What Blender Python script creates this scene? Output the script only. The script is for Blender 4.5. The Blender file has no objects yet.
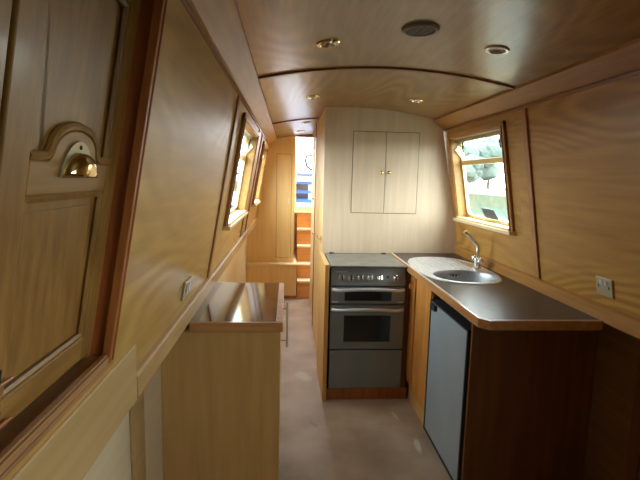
import bpy, bmesh, math, random
from mathutils import Vector, Matrix
random.seed(4)
SC = bpy.context.scene
COL = SC.collection
# ------------------------------------------------------------------ camera
F = 460.0; VX, VY, ROLL, EYE = 288.0, 177.0, 0.024, 1.53
yv = Vector((VX-320, 240-VY, -F))
zv = Vector((ROLL, 1.0, (yv.y + yv.x*ROLL)/F))
yv.normalize(); zv.normalize(); xv = yv.cross(zv)
cam_d = bpy.data.cameras.new('camera'); cam = bpy.data.objects.new('camera', cam_d); COL.objects.link(cam)
cam_d.sensor_width = 36.0; cam_d.lens = F/640*36.0; cam_d.clip_start = 0.02; cam_d.clip_end = 300
R = Matrix((xv, yv, zv))
cam.matrix_world = Matrix.Translation((0, 0, EYE)) @ R.to_4x4()
SC.camera = cam
# ------------------------------------------------------------------ world, daylight
w = bpy.data.worlds.new('overcast_sky'); SC.world = w; w.use_nodes = True
bg = w.node_tree.nodes['Background']
bg.inputs[0].default_value = (0.91, 0.96, 1.0, 1); bg.inputs[1].default_value = 15.5
sv = SC.view_settings
sv.view_transform = 'Standard'; sv.look = 'None'; sv.gamma = 1.0; sv.use_curve_mapping = False; sv.exposure = 0.0
SC.display_settings.display_device = 'sRGB'
try:
    SC.cycles.use_denoising = True; SC.cycles.max_bounces = 14; SC.cycles.diffuse_bounces = 8
    SC.cycles.transparent_max_bounces = 12; SC.cycles.sample_clamp_indirect = 8.0
except Exception: pass

def portal(name, c, sx, sz, d):
    l = bpy.data.lights.new(name, 'AREA'); l.shape = 'RECTANGLE'; l.size = sx; l.size_y = sz
    l.cycles.is_portal = True
    o = bpy.data.objects.new(name, l); COL.objects.link(o); o.location = c
    o.rotation_euler = Vector(d).to_track_quat('-Z', 'Y').to_euler()
# ------------------------------------------------------------------ section of the cabin
CX = 0.482; K = 0.1753; YB = -2.6; YBULK = 3.57; YFAR = 5.8; YST = 6.45
def hw(z): return 0.888 - (z-0.979)*K           # half width above the gunwale
ZG = 0.945; ZC = 1.9285; XL = 0.985             # ledge height, cornice height, lower half width
def zceil(x): return 2.067 - 0.175*(x-CX)**2
def LW(y, z, d=0.0): return Vector((CX-hw(z)+d, y, z))
def RW(y, z, d=0.0): return Vector((CX+hw(z)-d, y, z))
# ------------------------------------------------------------------ helpers
def new(): return bmesh.new()
def box(bm, a, b, M=None):
    x0, y0, z0 = a; x1, y1, z1 = b
    vs = [bm.verts.new((M(x, y, z) if M else (x, y, z))) for x in (x0, x1) for y in (y0, y1) for z in (z0, z1)]
    for f in ((0,1,3,2), (4,6,7,5), (0,4,5,1), (2,3,7,6), (0,2,6,4), (1,5,7,3)):
        bm.faces.new([vs[i] for i in f])
def prism(bm, poly, fa, fb):
    """poly: 2D points; fa/fb map (u,v)->3D for both ends"""
    A = [bm.verts.new(fa(*p)) for p in poly]; B = [bm.verts.new(fb(*p)) for p in poly]
    bm.faces.new(A); bm.faces.new(B[::-1]); n = len(poly)
    for i in range(n): bm.faces.new((A[i], B[i], B[(i+1) % n], A[(i+1) % n]))
def tube(bm, pts, r, n=10, caps=True):
    pts = [Vector(p) for p in pts]; rs = r if isinstance(r, (list, tuple)) else [r]*len(pts)
    rings = []; prev = None
    for i, p in enumerate(pts):
        t = (pts[min(i+1, len(pts)-1)] - pts[max(i-1, 0)]).normalized()
        if prev is None:
            a = Vector((0, 0, 1)) if abs(t.z) < .9 else Vector((1, 0, 0)); u = t.cross(a).normalized()
        else: u = (prev - t*prev.dot(t)).normalized()
        prev = u; v = t.cross(u)
        rings.append([bm.verts.new(p + rs[i]*(math.cos(2*math.pi*k/n)*u + math.sin(2*math.pi*k/n)*v)) for k in range(n)])
    for a, b in zip(rings, rings[1:]):
        for k in range(n): bm.faces.new((a[k], a[(k+1) % n], b[(k+1) % n], b[k]))
    if caps: bm.faces.new(rings[0][::-1]); bm.faces.new(rings[-1])
def lathe(bm, prof, c, axis=(0, 0, 1), n=24, sx=1, sy=1):
    q = Vector((0, 0, 1)).rotation_difference(Vector(axis)); c = Vector(c); rings = []
    for r, h in prof:
        if r < 1e-6: rings.append([bm.verts.new(c + q @ Vector((0, 0, h)))])
        else: rings.append([bm.verts.new(c + q @ Vector((r*sx*math.cos(2*math.pi*k/n), r*sy*math.sin(2*math.pi*k/n), h))) for k in range(n)])
    for a, b in zip(rings, rings[1:]):
        for k in range(n):
            k2 = (k+1) % n
            if len(a) == 1 and len(b) == 1: continue
            if len(a) == 1: bm.faces.new((a[0], b[k], b[k2]))
            elif len(b) == 1: bm.faces.new((a[k], a[k2], b[0]))
            else: bm.faces.new((a[k], a[k2], b[k2], b[k]))
def mesh(name, bm, mat, parent=None, origin=None, bevel=0, smooth=False, kind=None, label=None, seg=2):
    bmesh.ops.recalc_face_normals(bm, faces=bm.faces)
    if origin is None:
        if parent is not None: origin = parent.matrix_world.translation.copy() if parent.type == 'EMPTY' else Vector(parent['o'])
        else:
            xs = [v.co for v in bm.verts]
            origin = Vector((sum(v.x for v in xs)/len(xs), sum(v.y for v in xs)/len(xs), min(v.z for v in xs)))
    origin = Vector(origin)
    for v in bm.verts: v.co -= origin
    me = bpy.data.meshes.new(name); bm.to_mesh(me); bm.free()
    if smooth:
        for p in me.polygons: p.use_smooth = True
        try: me.set_sharp_from_angle(angle=math.radians(35))
        except Exception: pass
    me.materials.append(mat)
    o = bpy.data.objects.new(name, me); COL.objects.link(o)
    if parent is None: o.location = origin
    else:
        o.parent = parent
        base = parent.matrix_world.translation if parent.type == 'EMPTY' else Vector(parent['o'])
        o.location = origin - Vector(base)
    ORG[o.name] = origin
    if bevel:
        m = o.modifiers.new('bevel', 'BEVEL'); m.width = bevel; m.segments = seg; m.limit_method = 'ANGLE'; m.angle_limit = math.radians(40)
        m.harden_normals = False
    if kind: o['kind'] = kind
    if label: o['label'] = label
    return o
ORG = {}
def sub(name, bm, mat, parent, **k):
    """a child of a mesh part"""
    base = ORG[parent.name]
    o = mesh(name, bm, mat, None, origin=base, **k)
    o.parent = parent; o.location = (0, 0, 0)
    return o
def thing(name, loc, label=None, cat=None, group=None, kind=None):
    o = bpy.data.objects.new(name, None); COL.objects.link(o); o.location = loc; o.empty_display_size = .05
    o.matrix_world = Matrix.Translation(loc)
    tag(o, label, cat, group, kind); return o
def tag(o, label=None, cat=None, group=None, kind=None):
    if label: o['label'] = label
    if cat: o['category'] = cat
    if group: o['group'] = group
    if kind: o['kind'] = kind
    return o
def struct(name, bm, mat, **k): return mesh(name, bm, mat, kind='structure', **k)
# ------------------------------------------------------------------ materials
def srgb(r, g, b):
    f = lambda c: (c/255/12.92) if c/255 <= .04045 else ((c/255+.055)/1.055)**2.4
    return (f(r), f(g), f(b), 1)
def base_mat(name, col=(.5, .5, .5, 1), rough=.5, metal=0, coat=0, spec=.5):
    m = bpy.data.materials.new(name); m.use_nodes = True; b = m.node_tree.nodes['Principled BSDF']
    b.inputs['Base Color'].default_value = col; b.inputs['Roughness'].default_value = rough
    b.inputs['Metallic'].default_value = metal; b.inputs['Coat Weight'].default_value = coat
    b.inputs['Coat Roughness'].default_value = .12; b.inputs['Specular IOR Level'].default_value = spec
    return m, m.node_tree, b
def wood(name, dark, light, axis='y', rough=.42, fine=60, rings=9, blotch=.0, ringamp=.5, coat=0.0, big=2.2):
    m, nt, b = base_mat(name, light, rough, 0, coat)
    N = nt.nodes.new; Lk = nt.links.new
    tc = N('ShaderNodeTexCoord'); mp = N('ShaderNodeMapping'); Lk(tc.outputs['Object'], mp.inputs[0])
    s = {'x': (.07, 1, 1), 'y': (1, .07, 1), 'z': (1, 1, .07)}[axis]; mp.inputs['Scale'].default_value = s
    n1 = N('ShaderNodeTexNoise'); n1.inputs['Scale'].default_value = fine; n1.inputs['Detail'].default_value = 4; Lk(mp.outputs[0], n1.inputs[0])
    mp2 = N('ShaderNodeMapping'); Lk(tc.outputs['Object'], mp2.inputs[0])
    s2 = {'x': (.28, 1, 1), 'y': (1, .28, 1), 'z': (1, 1, .28)}[axis]; mp2.inputs['Scale'].default_value = s2
    n2 = N('ShaderNodeTexNoise'); n2.inputs['Scale'].default_value = big; n2.inputs['Detail'].default_value = 1.5; Lk(mp2.outputs[0], n2.inputs[0])
    mu = N('ShaderNodeMath'); mu.operation = 'MULTIPLY'; mu.inputs[1].default_value = rings*6.28*2; Lk(n2.outputs['Fac'], mu.inputs[0])
    si = N('ShaderNodeMath'); si.operation = 'SINE'; Lk(mu.outputs[0], si.inputs[0])
    nm = N('ShaderNodeTexNoise'); nm.inputs['Scale'].default_value = 2.3; nm.inputs['Detail'].default_value = 2; Lk(mp2.outputs[0], nm.inputs[0])
    mk = N('ShaderNodeMapRange'); mk.inputs[1].default_value = .42; mk.inputs[2].default_value = .64; Lk(nm.outputs['Fac'], mk.inputs[0])
    sm_ = N('ShaderNodeMath'); sm_.operation = 'MULTIPLY'; Lk(si.outputs[0], sm_.inputs[0]); Lk(mk.outputs[0], sm_.inputs[1])
    ma = N('ShaderNodeMath'); ma.operation = 'MULTIPLY_ADD'; ma.inputs[1].default_value = .25*ringamp; ma.inputs[2].default_value = .25; Lk(sm_.outputs[0], ma.inputs[0])
    m2 = N('ShaderNodeMath'); m2.operation = 'MULTIPLY_ADD'; m2.inputs[1].default_value = 1.0; Lk(n1.outputs['Fac'], m2.inputs[0]); 
    sb = N('ShaderNodeMath'); sb.operation = 'SUBTRACT'; sb.inputs[1].default_value = .25; Lk(ma.outputs[0], sb.inputs[0]); Lk(sb.outputs[0], m2.inputs[2])
    cr = N('ShaderNodeValToRGB'); cr.color_ramp.elements[0].position = .25; cr.color_ramp.elements[1].position = .75
    cr.color_ramp.elements[0].color = dark; cr.color_ramp.elements[1].color = light; Lk(m2.outputs[0], cr.inputs[0])
    n3 = N('ShaderNodeTexNoise'); n3.inputs['Scale'].default_value = 1.7; n3.inputs['Detail'].default_value = 2; Lk(tc.outputs['Object'], n3.inputs[0])
    mr = N('ShaderNodeMapRange'); mr.inputs[1].default_value = .3; mr.inputs[2].default_value = .7; mr.inputs[3].default_value = 1-blotch; mr.inputs[4].default_value = 1+blotch*.5; Lk(n3.outputs['Fac'], mr.inputs[0])
    mx = N('ShaderNodeVectorMath'); mx.operation = 'SCALE'; Lk(cr.outputs[0], mx.inputs[0]); Lk(mr.outputs[0], mx.inputs['Scale'])
    Lk(mx.outputs[0], b.inputs['Base Color'])
    rr = N('ShaderNodeMapRange'); rr.inputs[3].default_value = rough-.05; rr.inputs[4].default_value = rough+.08; Lk(n1.outputs['Fac'], rr.inputs[0]); Lk(rr.outputs[0], b.inputs['Roughness'])
    bp = N('ShaderNodeBump'); bp.inputs['Strength'].default_value = .06; bp.inputs['Distance'].default_value = .002; Lk(n1.outputs['Fac'], bp.inputs['Height']); Lk(bp.outputs[0], b.inputs['Normal'])
    return m
def noisy(name, c1, c2, scale=8, rough=.5, metal=0, detail=4, lo=.35, hi=.65, bump=0, coat=0, r2=None):
    m, nt, b = base_mat(name, c1, rough, metal, coat); N = nt.nodes.new; Lk = nt.links.new
    tc = N('ShaderNodeTexCoord'); n = N('ShaderNodeTexNoise'); n.inputs['Scale'].default_value = scale; n.inputs['Detail'].default_value = detail
    Lk(tc.outputs['Object'], n.inputs[0]); cr = N('ShaderNodeValToRGB')
    cr.color_ramp.elements[0].position = lo; cr.color_ramp.elements[1].position = hi
    cr.color_ramp.elements[0].color = c1; cr.color_ramp.elements[1].color = c2
    Lk(n.outputs['Fac'], cr.inputs[0]); Lk(cr.outputs[0], b.inputs['Base Color'])
    if r2 is not None:
        rr = N('ShaderNodeMapRange'); rr.inputs[3].default_value = rough; rr.inputs[4].default_value = r2; Lk(n.outputs['Fac'], rr.inputs[0]); Lk(rr.outputs[0], b.inputs['Roughness'])
    if bump:
        bp = N('ShaderNodeBump'); bp.inputs['Strength'].default_value = bump; bp.inputs['Distance'].default_value = .004
        Lk(n.outputs['Fac'], bp.inputs['Height']); Lk(bp.outputs[0], b.inputs['Normal'])
    return m
W_WALL = wood('ash_ply_wall', srgb(182, 140, 70), srgb(212, 170, 98), 'y', .36, 30, 15, .06, 1.5, big=1.5)
W_CEIL = wood('ash_ply_ceiling', srgb(134, 98, 54), srgb(168, 128, 76), 'y', .30, 60, 12, .05, .9, coat=.12, big=1.6)
W_BULK = wood('pale_ash_bulkhead', srgb(210, 186, 156), srgb(222, 200, 172), 'z', .42, 30, 10, .03, .5, big=1.6)
W_CORN = wood('pine_cornice', srgb(174, 126, 62), srgb(200, 152, 84), 'y', .40, 40, 3, .08, .4)
W_TRIM = wood('hardwood_trim', srgb(132, 82, 42), srgb(168, 112, 64), 'y', .38, 50, 3, .1, .4)
W_TRIMZ = wood('hardwood_trim_upright', srgb(158, 106, 62), srgb(190, 136, 88), 'z', .38, 50, 3, .1, .4)
W_RED = wood('mahogany_frame', srgb(146, 84, 38), srgb(178, 110, 56), 'z', .32, 50, 3, .1, .4, coat=.2)
W_REDY = wood('mahogany_frame_level', srgb(158, 112, 70), srgb(192, 144, 96), 'y', .32, 50, 3, .1, .4, coat=.2)
W_OAK = wood('oak_door', srgb(132, 92, 42), srgb(166, 124, 64), 'z', .35, 60, 5, .12, .6, coat=.15)
W_OAKY = wood('oak_door_level', srgb(140, 100, 46), srgb(178, 134, 72), 'y', .35, 60, 5, .12, .5, coat=.15)
W_LOW = wood('pale_lining', srgb(222, 200, 160), srgb(232, 212, 176), 'y', .5, 30, 4, .08, .5)
W_LAM = wood('beech_laminate', srgb(198, 154, 90), srgb(216, 174, 110), 'z', .45, 30, 3, .05, .3)
W_ORANGE = wood('pine_cabinet', srgb(190, 122, 54), srgb(220, 156, 80), 'z', .38, 35, 3, .08, .4, coat=.2)
W_DARKP = wood('dark_brown_panel', srgb(104, 62, 28), srgb(130, 82, 42), 'z', .5, 30, 3, .1, .3)  # plain dark brown wood for end panel, filler, batten and plinth
W_EDGE = wood('worktop_wood_edge', srgb(170, 116, 66), srgb(206, 152, 96), 'y', .3, 40, 2, .05, .3, coat=.3)
W_EDGEX = wood('worktop_wood_edge_cross', srgb(166, 112, 64), srgb(200, 148, 92), 'x', .3, 40, 2, .05, .3, coat=.3)
W_CREAM = wood('cream_closet', srgb(228, 192, 128), srgb(240, 208, 150), 'z', .45, 30, 3, .04, .3)
W_STEP = wood('pine_step', srgb(198, 128, 62), srgb(222, 158, 90), 'x', .4, 30, 3, .05, .3)
W_NOSE = wood('pale_sill_lit_nosing', srgb(232, 206, 160), srgb(244, 224, 184), 'x', .4, 30, 3, .05, .3)  # pale for sills and lid; on treads, daylight put into the colour
M_FLOOR = noisy('grubby_floor', srgb(148, 124, 104), srgb(186, 164, 142), 3.2, .5, 0, 6, .3, .7, .05)
def smear():
    nt = M_FLOOR.node_tree; b = nt.nodes['Principled BSDF']; N = nt.nodes.new; Lk = nt.links.new
    src = b.inputs['Base Color'].links[0].from_socket; tc = N('ShaderNodeTexCoord'); last = src
    for (cx, cy, ax_, ay, rz, col) in ((.775, 2.44, .020, .085, -.1, srgb(214, 208, 196)), (.72, 2.78, .016, .06, .2, srgb(196, 184, 168)), (.10, 1.95, .14, .25, 0, srgb(120, 112, 104)), (.14, 3.4, .06, .10, .5, srgb(196, 190, 182)), (.18, 2.7, .02, .05, .5, srgb(130, 114, 98))):
        mp = N('ShaderNodeMapping'); mp.vector_type = 'TEXTURE'; mp.inputs['Location'].default_value = (cx, cy, 0); mp.inputs['Rotation'].default_value = (0, 0, rz); mp.inputs['Scale'].default_value = (ax_, ay, 1)
        no = N('ShaderNodeTexNoise'); no.inputs['Scale'].default_value = 14; no.inputs['Detail'].default_value = 4; Lk(tc.outputs['Object'], no.inputs[0])
        Lk(tc.outputs['Object'], mp.inputs[0]); ln = N('ShaderNodeVectorMath'); ln.operation = 'LENGTH'; Lk(mp.outputs[0], ln.inputs[0])
        ad = N('ShaderNodeMath'); ad.operation = 'ADD'; Lk(ln.outputs['Value'], ad.inputs[0]); Lk(no.outputs['Fac'], ad.inputs[1])
        mr = N('ShaderNodeMapRange'); mr.inputs[1].default_value = 1.6; mr.inputs[2].default_value = 1.0; mr.inputs[4].default_value = .75; Lk(ad.outputs[0], mr.inputs[0])
        mx = N('ShaderNodeMix'); mx.data_type = 'RGBA'; Lk(mr.outputs[0], mx.inputs[0]); Lk(last, mx.inputs[6]); mx.inputs[7].default_value = col; last = mx.outputs[2]
    Lk(last, b.inputs['Base Color'])
smear()
M_WTOP_L = noisy('gloss_brown_worktop', srgb(44, 30, 24), srgb(62, 44, 36), 30, .07, 0, 3, .4, .6, coat=1)
M_WTOP_R = noisy('slate_brown_worktop', srgb(52, 40, 35), srgb(92, 76, 68), 26, .24, 0, 6, .35, .7, .02, r2=.42)
M_WTOP_R.node_tree.nodes['Principled BSDF'].inputs['Specular IOR Level'].default_value = .2
M_STEEL = noisy('stainless_steel', (.82, .84, .86, 1), (.70, .72, .74, 1), 40, .36, .75)
M_STEEL_R = noisy('brushed_bowl_steel', (.42, .44, .47, 1), (.36, .38, .41, 1), 60, .42, .85)
M_CHROME, _, _ = base_mat('chrome', (.85, .85, .86, 1), .12, 1)
M_BRASS, _, _ = base_mat('polished_brass', (.80, .60, .28, 1), .14, 1)
M_PBRASS, _, _ = base_mat('pale_brass_plate', (.50, .45, .30, 1), .4, .6)
M_CHEEK, _, _ = base_mat('pale_yellow_vent_cheek', (.80, .74, .42, 1), .5)
W_BOARD = wood('grubby_pale_board', srgb(184, 148, 94), srgb(204, 170, 116), 'y', .5, 30, 3, .12, .4)
W_WALLR = wood('ash_ply_wall_shaded', srgb(166, 118, 50), srgb(194, 146, 74), 'y', .36, 30, 15, .06, 1.5, big=1.5)  # ash ply again, the right wall's dimmer light put into its darker tone
W_CORNR = wood('orange_pine_trim_shaded', srgb(158, 106, 46), srgb(184, 132, 66), 'y', .40, 40, 3, .08, .4)  # cornice pine again, darkened in colour for the dim right side
W_WORN = wood('worn_tan_trim', srgb(180, 142, 88), srgb(204, 166, 112), 'y', .45, 40, 3, .1, .4)
W_LOWR = wood('brown_lining_shaded', srgb(112, 78, 40), srgb(138, 100, 56), 'y', .5, 30, 3, .1, .4)  # browner than the left lining: its unlit darkness is in the colour
M_BLACK, _, _ = base_mat('black_iron', (.02, .02, .022, 1), .5)
M_COOK = noisy('slate_grey_enamel', srgb(124, 134, 138), srgb(132, 142, 146), 5, .40, .2, coat=.2)
M_COOKD = noisy('charcoal_hob', srgb(112, 114, 116), srgb(134, 136, 136), 12, .3, .5, coat=.3)
M_GLASSD, _, _ = base_mat('dark_oven_glass', (.012, .014, .015, 1), .08, 0, .6)
M_FRIDGE = noisy('grey_blue_door', srgb(146, 160, 172), srgb(154, 167, 178), 4, .42, .1)
M_ALU, _, _ = base_mat('satin_aluminium', (.74, .75, .77, 1), .42, .7)
M_WHITE, _, _ = base_mat('white_plastic', (.8, .8, .78, 1), .4)
M_GOLD, _, _ = base_mat('gold_anodised_frame', (.70, .55, .26, 1), .3, .75)
M_MESH, _, _ = base_mat('dark_vent_mesh', (.03, .028, .025, 1), .6)
M_GRILLE, _, _ = base_mat('grey_vent_grille', (.22, .20, .17, 1), .5)
M_CARD, _, _ = base_mat('grey_card', (.10, .11, .12, 1), .6)
M_HULLBLUE, _, _ = base_mat('blue_boat_paint', (.02, .055, .26, 1), .3)
M_HULLWHITE, _, _ = base_mat('white_boat_paint', (.8, .8, .82, 1), .4)
M_BOATWIN, _, _ = base_mat('dark_boat_window', (.01, .012, .016, 1), .1)
M_BOATGREY, _, _ = base_mat('grey_boat_panel', (.18, .24, .30, 1), .5)
M_FOL = noisy('pale_foliage', (.055, .085, .075, 1), (.09, .13, .11, 1), 6, .8)
M_BARK, _, _ = base_mat('bark', (.10, .07, .05, 1), .9)
M_BANK = noisy('grassy_bank', (.04, .06, .03, 1), (.09, .10, .06, 1), 3, .9)
M_WATER = noisy('canal_water', (.05, .09, .08, 1), (.07, .12, .10, 1), 2, .05)
def glass_mat():
    m = bpy.data.materials.new('window_glass'); m.use_nodes = True; nt = m.node_tree; nt.nodes.clear()
    o = nt.nodes.new('ShaderNodeOutputMaterial'); mx = nt.nodes.new('ShaderNodeMixShader'); t = nt.nodes.new('ShaderNodeBsdfTransparent'); g = nt.nodes.new('ShaderNodeBsdfGlossy')
    t.inputs[0].default_value = (.93, .97, .95, 1); g.inputs['Roughness'].default_value = .02
    lw = nt.nodes.new('ShaderNodeLayerWeight'); lw.inputs[0].default_value = .5
    pw = nt.nodes.new('ShaderNodeMath'); pw.operation = 'POWER'; pw.inputs[1].default_value = 4.0; nt.links.new(lw.outputs['Facing'], pw.inputs[0])
    ml = nt.nodes.new('ShaderNodeMath'); ml.operation = 'MULTIPLY_ADD'; ml.inputs[1].default_value = .5; ml.inputs[2].default_value = .03; nt.links.new(pw.outputs[0], ml.inputs[0])
    nt.links.new(ml.outputs[0], mx.inputs[0]); nt.links.new(t.outputs[0], mx.inputs[1]); nt.links.new(g.outputs[0], mx.inputs[2]); nt.links.new(mx.outputs[0], o.inputs[0])
    return m
M_GLASS = glass_mat()
# ------------------------------------------------------------------ setting: floor, ceiling, walls
bm = new(); box(bm, (CX-XL-.02, YB, -.05), (CX+XL+.02, YST+.4, 0)); struct('floor', bm, M_FLOOR, origin=(0, 0, 0))
# ceiling: curved sheet
bm = new(); n = 24; hc = .66; pts = []
xs = [CX-hc+2*hc*i/n for i in range(n+1)]
poly = [(x, zceil(x)) for x in xs] + [(x, zceil(x)+.04) for x in reversed(xs)]
prism(bm, poly, lambda x, z: (x, YB, z), lambda x, z: (x, 5.83, z)); struct('ceiling', bm, W_CEIL, smooth=True)
# window openings (y0,y1,z0,z1)
Z0, Z1 = 1.255, 1.845
WL_ = [(2.62, 3.72, Z0, Z1), (4.65, 5.45, Z0, Z1)]
WR_ = [(-.35, .55, Z0, Z1), (2.60, 3.44, Z0, Z1), (4.4, 5.3, Z0, Z1)]
TH = .075
def wall(fn, holes, ends):
    bm = new(); ys = sorted(set([ends[0], ends[1]] + [h[0] for h in holes] + [h[1] for h in holes]))
    zlo, zhi = ZG-.01, 1.975
    for a, b in zip(ys, ys[1:]):
        hs = [h for h in holes if h[0] <= a and h[1] >= b]
        segs = [(zlo, zhi)] if not hs else [(zlo, hs[0][2]), (hs[0][3], zhi)]
        for z0, z1 in segs: box(bm, (-TH, a, z0), (0, b, z1), lambda d, y, z: fn(y, z, d))
    bmesh.ops.remove_doubles(bm, verts=bm.verts, dist=1e-5)
    # drop internal faces shared by neighbouring boxes
    seen = {}
    for f in list(bm.faces):
        key = tuple(sorted(v.index for v in f.verts)); 
    bm.verts.index_update()
    for f in list(bm.faces):
        key = tuple(sorted(v.index for v in f.verts)); seen.setdefault(key, []).append(f)
    bmesh.ops.delete(bm, geom=[f for l in seen.values() if len(l) > 1 for f in l], context='FACES')
    return bm
struct('wall_left', wall(LW, WL_ + [(-.25, .988, 1.125, 1.905)], (YB, YST)), W_WALL)
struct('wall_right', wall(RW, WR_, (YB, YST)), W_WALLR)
for s, nm in ((-1, 'wall_left_lower'), (1, 'wall_right_lower')):
    bm = new(); x = CX+s*XL; box(bm, (min(x, x+s*.04), YB, 0), (max(x, x+s*.04), YST, ZG+.02)); struct(nm, bm, W_LOW if s < 0 else W_LOWR)
# end walls
def section(z0=0.0):
    p = [(CX-XL, 0), (CX-XL, ZG), (CX-hw(ZG), ZG), (CX-hw(1.97), 1.97)]
    top = [(CX-.64+1.28*i/12, zceil(CX-.64+1.28*i/12)) for i in range(13)]
    return p + top + [(CX+hw(1.97), 1.97), (CX+hw(ZG), ZG), (CX+XL, ZG), (CX+XL, 0)]
bm = new(); prism(bm, section(), lambda x, z: (x, YB-.03, z), lambda x, z: (x, YB, z)); struct('wall_back', bm, W_WALL)
# gunwale trims, cornices, battens
for s, fn, nm, sd in ((-1, LW, 'trim_1', 'left'), (1, RW, 'trim_2', 'right')):
    bm = new(); x = CX+s*.862; xo = CX+s*(XL+.0)
    poly = [(x, .952), (x, 1.008), (x+s*.006, 1.014), (CX+s*(hw(1.02)+.002), 1.02), (xo, 1.0), (xo, .945), (x+s*.008, .945)]
    ys_ = 1.16 if s < 0 else YB
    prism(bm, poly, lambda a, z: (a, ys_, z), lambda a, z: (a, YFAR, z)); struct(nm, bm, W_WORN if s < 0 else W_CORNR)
for s, nm in ((-1, 'trim_3'), (1, 'trim_4')):
    bm = new(); a = CX+s*hw(ZC); b = CX+s*.639; zb = zceil(b)
    poly = [(a-s*.012, ZC), (b-s*.010, zb-.012), (b-s*.010, zb+.004), (b+s*.03, zb+.004), (a+s*.03, ZC+.01), (a+s*.005, ZC-.006)]
    yend = YFAR if s < 0 else YFAR
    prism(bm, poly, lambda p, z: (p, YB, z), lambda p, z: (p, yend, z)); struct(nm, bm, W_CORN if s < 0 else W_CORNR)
tn = [6]
bm = new(); x = CX-.864; prism(bm, [(x, .947), (x, 1.012), (CX-hw(1.095)+.006, 1.095), (CX-hw(1.10)-.0, 1.10), (CX-hw(1.0)-.01, 1.0), (CX-XL, .99), (CX-XL, .947)], lambda a, z: (a, YB, z), lambda a, z: (a, 1.16, z)); struct('trim_5', bm, W_BOARD, bevel=.004)
def trim(bm, m, **k):
    o = struct('trim_%d' % tn[0], bm, m, **k); tn[0] += 1; return o
# thin dark bead under each cornice
for fn in (LW, RW):
    bm = new(); box(bm, (0, 1.03 if fn is LW else YB, ZC-.018), (.007, YFAR, ZC-.006), lambda d, y, z: fn(y, z, d)); trim(bm, W_TRIM)
# curved ceiling battens
for yy, x0, x1 in ((2.30, CX-.632, CX+.632), (4.20, CX-.632, .27)):
    bm = new(); n = 20; xs = [x0+(x1-x0)*i/n for i in range(n+1)]
    prism(bm, [(x, zceil(x)-.009) for x in xs]+[(x, zceil(x)+.004) for x in reversed(xs)], lambda x, z: (x, yy-.014, z), lambda x, z: (x, yy+.014, z)); trim(bm, W_TRIM)
# upright battens on the side walls
def upright(fn, y0, y1, z0, z1, d, m): 
    bm = new(); box(bm, (0, y0, z0), (d, y1, z1), lambda a, y, z: fn(y, z, a)); trim(bm, m, bevel=.003)
upright(LW, 2.28, 2.33, 1.02, 1.91, .010, W_TRIMZ)
upright(LW, 3.86, 3.91, 1.02, 1.91, .010, W_TRIMZ)
upright(LW, 4.30, 4.36, 1.02, 1.91, .010, W_TRIMZ)
upright(RW, 2.33, 2.372, 1.02, 1.905, .012, W_TRIMZ)
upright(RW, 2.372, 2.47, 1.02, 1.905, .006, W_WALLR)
bm = new(); box(bm, (CX-XL, 1.44, 0), (CX-XL+.012, 1.56, ZG)); trim(bm, W_BOARD, bevel=.003)
bm = new(); box(bm, (CX+XL-.012, 1.66, 0), (CX+XL, 1.72, ZG)); trim(bm, W_DARKP)
# skirtings
for s in (-1, 1):
    bm = new(); x = CX+s*XL; box(bm, (min(x, x-s*.012), YB, 0), (max(x, x-s*.012), 1.43 if s < 0 else 1.65, .07)); struct('baseboard_left' if s < 0 else 'baseboard_right', bm, W_CORN)

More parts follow.
